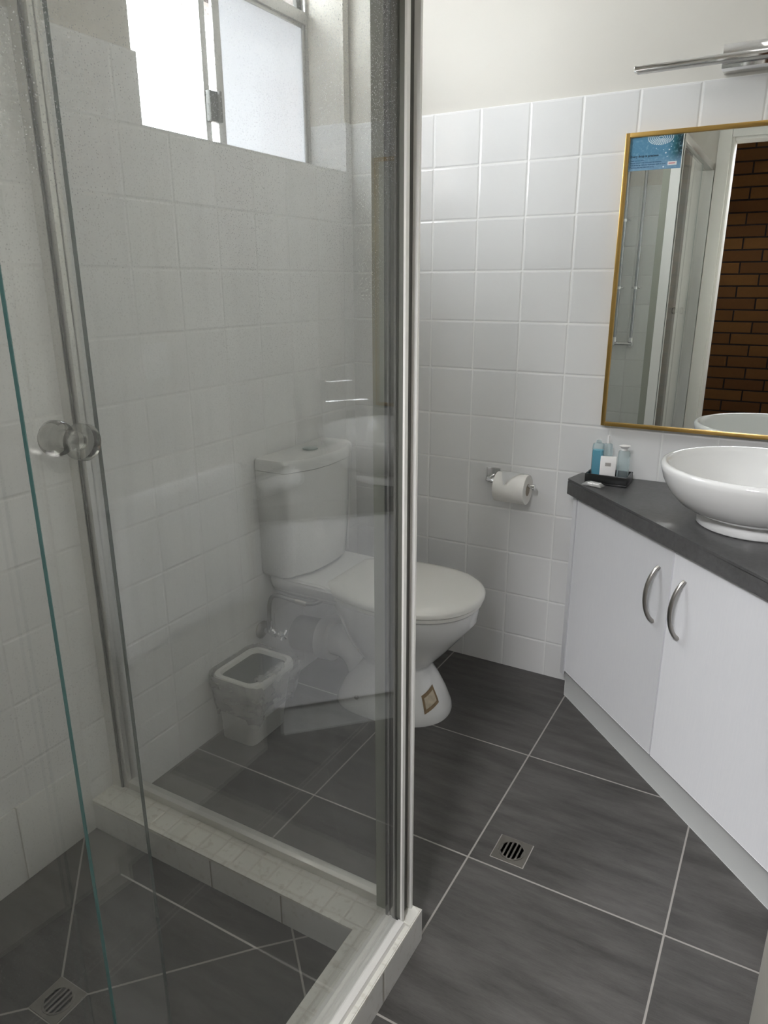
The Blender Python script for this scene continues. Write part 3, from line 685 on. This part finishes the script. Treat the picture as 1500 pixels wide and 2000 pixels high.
# basin
bs = thing('basin', 'round white ceramic vessel basin on a foot ring on grey worktop', 'basin')
bcx_, bcy_ = 1.322, -.312
bm = B()
prof = [(.128, .0006), (.131, .004), (.129, .022), (.126, .030), (.150, .036), (.178, .052), (.203, .080), (.218, .108), (.224, .128), (.226, .139), (.223, .146), (.216, .148), (.209, .145), (.205, .134), (.196, .108), (.175, .075), (.14, .050), (.09, .037), (.03, .033), (.0, .033)]
lathe(bm, prof, (bcx_, bcy_, CT), 96); obj('bowl', bm, 'ceramic', bs, 70)
bm = B(); lathe(bm, [(0, .035), (.02, .035), (.022, .037), (.018, .040), (0, .041)], (bcx_, bcy_, CT), 32); obj('waste_plug', bm, 'chrome', bs)
# tall mixer tap in the corner (seen reflected in the shower glass)
tp = thing('basin_tap', 'tall chrome mixer tap behind basin, reflected in the shower glass', 'tap')
tb = Vector((1.600, -.29, CT)); sd = Vector((-.72, .69, 0)).normalized(); sd = Vector((-.60, .80, 0)).normalized()
bm = B(); lathe(bm, [(0.0, .0005), (.024, .0005), (.024, .006), (.019, .008), (.019, .245), (.021, .246), (.021, .272), (.018, .275), (0, .275)], tb, 40); obj('tap_body', bm, 'chrome', tp)
sdx = sd; sdn = Vector((-sdx.y, sdx.x, 0))
bm = B(); mt = Matrix.Translation(tb + sdx * .085 + Vector((0, 0, .185))) @ Matrix(((sdx.x, sdn.x, 0, 0), (sdx.y, sdn.y, 0, 0), (0, 0, 1, 0), (0, 0, 0, 1))); boxm(bm, mt, .15, .026, .022, .004); obj('spout', bm, 'chrome', tp)
bm = B(); tube(bm, [tb + Vector((0, 0, .262)) + sdx * .018, tb + Vector((0, 0, .264)) + sdx * .10], .005, 12); obj('lever', bm, 'chrome', tp)

# amenities
tr_ = thing('amenity_tray', 'small black plastic tray at the left end of the grey worktop', 'tray')
bm = B()
tx0, tx1, ty0, ty1 = .862, .982, -.122, -.038
box(bm, tx0, tx1, ty0, ty1, CT + .0005, CT + .006, .001)
box(bm, tx0, tx1, ty0, ty0 + .005, CT + .006, CT + .030, .0015); box(bm, tx0, tx1, ty1 - .005, ty1, CT + .006, CT + .030, .0015)
box(bm, tx0, tx0 + .005, ty0 + .005, ty1 - .005, CT + .006, CT + .030, .0015); box(bm, tx1 - .005, tx1, ty0 + .005, ty1 - .005, CT + .006, CT + .030, .0015)
obj('tray_body', bm, 'traydark', tr_)
def bottle(name, label, x, y, hgt, hw, hd, mats, fill=None):
    t_ = thing(name, label, 'bottle', group=None); z0 = CT + .0065
    bm = B(); loft(bm, [rsq(x, y, hw * .85, hd * .85, z0, .006, 4), rsq(x, y, hw, hd, z0 + .003, .008, 4), rsq(x, y, hw, hd, z0 + hgt * .90, .008, 4), rsq(x, y, hw * .93, hd * .8, z0 + hgt * .97, .007, 4), rsq(x, y, hw * .5, hd * .5, z0 + hgt, .004, 4)]); obj('bottle_body', bm, mats, t_)
    if fill:
        bm = B(); loft(bm, [rsq(x, y, hw * .86, hd * .86, z0 + .002, .007, 4), rsq(x, y, hw * .9, hd * .9, z0 + .005, .007, 4), rsq(x, y, hw * .9, hd * .9, z0 + hgt * .80, .007, 4)]); obj('liquid', bm, 'blueliquid', t_)
    return t_
t1 = bottle('toiletry_bottle', 'small clear bottle of bright blue liquid standing in black tray', .884, -.075, .108, .0165, .012, 'clearplastic', True)
bm = B(); tube(bm, [(.884, -.075, CT + .114), (.884, -.075, CT + .122)], .007, 16); obj('bottle_cap', bm, 'clearplastic', t1)
t2 = bottle('toiletry_bottle', 'pale clear bottle with thin upright neck, behind the soap carton', .906, -.052, .104, .014, .010, 'clearplastic')
bm = B(); tube(bm, [(.906, -.052, CT + .110), (.906, -.052, CT + .134)], [.0045, .003], 12); obj('bottle_cap', bm, 'card', t2)
t3 = bottle('toiletry_bottle', 'pale clear bottle with flared white cap, rightmost in black tray', .958, -.072, .092, .0165, .012, 'clearplastic')
bm = B(); tube(bm, [(.958, -.072, CT + .0985), (.958, -.072, CT + .104), (.958, -.072, CT + .112)], [.009, .009, .0165], 20); obj('bottle_cap', bm, 'card', t3)
sb = thing('soap_carton', 'small white soap carton with grey print standing in the black tray', 'box')
ct_ = Matrix.Translation((.921, -.100, CT + .0065)) @ Matrix.Rotation(math.radians(10), 4, 'Z') @ Matrix.Rotation(math.radians(-4), 4, 'X')
bm = B(); boxm(bm, ct_ @ Matrix.Translation((0, 0, .037)), .044, .017, .074, .0008); obj('carton', bm, 'card', sb)
bm = B()
boxm(bm, ct_ @ Matrix.Translation((0, -.0087, .052)), .016, .0003, .010)
obj('printed_emblem', bm, 'greyink', sb)
bm = B(); boxm(bm, ct_ @ Matrix.Translation((0, -.0087, .010)), .026, .0003, .0020); obj('printed_line', bm, 'greyink', sb)
ws = thing('wrapped_soap', 'flat soap bar in clear wrapper lying before the black tray', 'soap')
bm = B(); mt = Matrix.Translation((.892, -.140, CT + .006)) @ Matrix.Rotation(math.radians(-12), 4, 'Z'); boxm(bm, mt @ Matrix.Translation((.004, 0, 0)), .036, .022, .009, .003, 3); obj('soap_bar', bm, 'card', ws)
bm = B(); bmesh.ops.create_grid(bm, x_segments=16, y_segments=8, size=1)
for v_ in bm.verts:
    x, y = v_.co.x, v_.co.y; k = max(abs(x) ** 4, abs(y) ** 4)
    v_.co = mt @ Vector((x * .030, y * .014, .006 * (1 - k) - .004 * k + .0012 * noise.noise(Vector((x * 4, y * 4, 1)))))
bmesh.ops.solidify(bm, geom=bm.faces[:], thickness=.0003); obj('wrapper', bm, 'film', ws, 180)

# rolled face towel on the worktop end, hanging towel and switch on the nib wall: all seen reflected in the glass
rt = B(); rings = []
a0, a1 = Vector((1.512, -.742, CT + .032)), Vector((1.505, -.565, CT + .032)); ax = (a1 - a0).normalized(); sx_ = ax.cross(Vector((0, 0, 1)))
prof2 = []
n_ = 120
outer = []; 
for i in range(n_ + 1):
    th_ = i / n_ * 2 * PI * 3.2; r_ = .004 + .026 * i / n_; outer.append((r_ * math.cos(th_), r_ * math.sin(th_)))
pts_o = [(x, y) for x, y in outer]; ribbon = []
for (x, y) in pts_o: ribbon.append((x, y))
back = [(x * (1 - .0052 / max(.006, math.hypot(x, y))), y * (1 - .0052 / max(.006, math.hypot(x, y)))) for x, y in reversed(ribbon)]
cs = ribbon + back
loft(rt, [[a + sx_ * x + Vector((0, 0, y)) for x, y in cs] for a in (a0, (a0 + a1) / 2, a1)])
tag(obj('rolled_towel', rt, 'terry', ang=60), 'rolled white face towel on the worktop end, reflected in shower glass', 'towel')
tr = thing('towel_rail', 'wall towel rail on right wall, reflected in the shower glass', 'towel rail')
bm = B(); tube(bm, [(1.448, -.86, .865), (1.448, -1.29, .865)], .007, 14)
for y in (-.87, -1.28): tube(bm, [(1.448, y, .865), (1.4775, y, .865)], .009, 14)
obj('rail', bm, 'chrome', tr)
bm = B(); cols = []
path = [(1.4375, .515 + (.865 - .515) * i / 17) for i in range(18)] + [(1.448 - .0105 * math.cos(i / 6 * PI), .865 + .0105 * math.sin(i / 6 * PI)) for i in range(1, 6)] + [(1.4585, .865 - .28 * i / 8) for i in range(9)]
for i in range(31):
    f = i / 30; pts = []
    for k, (x, z) in enumerate(path):
        p0 = path[max(k - 1, 0)]; p1 = path[min(k + 1, len(path) - 1)]; tx, tz = p1[0] - p0[0], p1[1] - p0[1]; L = math.hypot(tx, tz)
        pts.append((x, z, -tz / L, tx / L))
    def place(x, z, front):
        low = max(0, .83 - z) if front else 0
        y = -.885 - .375 * f
        y += (.5 - f) * low * .10
        if front and z < .54: z += .012 * math.sin(f * 3.0)
        return (x - low * (.010 + .010 * math.sin(f * 15 + 1)), y, z)
    outer = [place(x + nx * .0022, z + nz * .0022, k < 18) for k, (x, z, nx, nz) in enumerate(pts)]
    inner = [place(x - nx * .0022, z - nz * .0022, k < 18) for k, (x, z, nx, nz) in enumerate(pts)]
    cols.append(outer + inner[::-1])
loft(bm, cols)
tag(obj('hanging_towel', bm, 'terry', ang=180), 'white towel hanging over the wall rail, reflected in the glass', 'towel')
sw = thing('light_switch', 'square white light switch on right wall, reflected in glass', 'switch')
bm = B(); box(bm, 1.470, 1.4777, -1.115, -1.045, 1.100, 1.172, .002); obj('switch_plate', bm, 'switch', sw)
bm = B(); box(bm, 1.466, 1.4699, -1.088, -1.072, 1.122, 1.150, .001); obj('rocker', bm, 'switch', sw)

# ================================================================ MIRROR, CARD, LAMP
mr = thing('wall_mirror', 'large mirror in thin gold frame on the tiled wall above basin', 'mirror')
mx0, mx1, mz0, mz1 = .872, 1.560, .886, 1.668; fw = .0115
bm = B()
box(bm, mx0, mx0 + fw, -.024, -.001, mz0, mz1, .001); box(bm, mx1 - fw, mx1, -.024, -.001, mz0, mz1, .001)
box(bm, mx0 + fw, mx1 - fw, -.024, -.001, mz0, mz0 + fw, .001); box(bm, mx0 + fw, mx1 - fw, -.024, -.001, mz1 - fw, mz1, .001)
obj('gold_frame', bm, 'brass', mr)
bm = B(); box(bm, mx0 + fw, mx1 - fw, -.018, -.002, mz0 + fw, mz1 - fw); obj('mirror_glass', bm, 'mirror', mr, smooth=False)
cd = thing('notice_card', 'blue water saving card with shower head picture in mirror corner', 'card')
cx0, cx1, cz0, cz1 = .8845, 1.0165, 1.5755, 1.6555
bm = B(); box(bm, cx0, cx1, -.0192, -.0182, cz0, cz1); obj('card_sheet', bm, 'blueprint', cd, smooth=False)
TM = lambda x, z: Matrix.Translation((x, -.0194, z)) @ Matrix.Rotation(PI / 2, 4, 'X')
text_mesh('headline', 'Every drop is precious', .0078, TM(.8885, 1.6075), 'ink', cd)
for i, s in enumerate(('Please use less water.', 'Shorter showers help save water for everyone', 'Turn off the tap while you brush your teeth or shave', 'Thank you for your help with saving')):
    text_mesh('small_print', s, .0042, TM(.8885, 1.5985 - .0055 * i), 'blueink', cd)
bm = B(); box(bm, .984, 1.0065, -.0196, -.0193, 1.5835, 1.5925); obj('logo_panel', bm, 'card', cd, smooth=False)
bm = B()
for i in range(6): box(bm, .9868 + .0028 * i, .9868 + .0028 * i + .0019, -.0199, -.0197, 1.5868, 1.5896)
obj('logo_mark', bm, 'redink', cd, smooth=False)
bm = B()   # shower head drawing: rings of dashes, cut by the card's top edge
for k, rr_ in enumerate((.006, .011, .016, .021, .026, .031)):
    for i in range(10 + 5 * k):
        a = 2 * PI * (i + .5 * (k % 2)) / (10 + 5 * k); x = .961 + rr_ * math.cos(a); z = 1.651 + rr_ * .52 * math.sin(a)
        if z > cz1 - .001: continue
        boxm(bm, Matrix.Translation((x, -.0194, z)) @ Matrix.Rotation(-a + PI / 2, 4, 'Y'), .0036, .0003, .0019)
obj('shower_head_picture', bm, 'paleink', cd)
for i, (x, z, r_) in enumerate(((.989, 1.628, .0011), (.985, 1.621, .0016), (.977, 1.614, .002), (.981, 1.605, .0012), (.993, 1.640, .0012), (.974, 1.581, .0022), (.970, 1.622, .001), (.952, 1.626, .001))):
    bm = B(); lathe(bm, [(0, 0), (r_, 0), (r_, .0003), (0, .0003)], (x, -.0192, z), 14, rot=Matrix.Rotation(PI / 2, 3, 'X')); obj('water_drop_picture', bm, 'paleink', cd)

lm = thing('mirror_light', 'chrome bar light fitting, unlit, on painted wall above the mirror', 'wall lamp')
bm = B(); box(bm, 1.092, 1.300, -.060, .0055, 1.783, 1.835, .0015); obj('wall_box', bm, 'chrome', lm)
bm = B(); box(bm, .893, 1.500, -.092, -.074, 1.7935, 1.8080, .001); box(bm, 1.16, 1.23, -.0738, -.0602, 1.7945, 1.807); obj('light_bar', bm, 'chrome', lm)
bm = B(); box(bm, .900, 1.493, -.090, -.076, 1.7905, 1.7933); obj('diffuser', bm, 'winalu', lm)
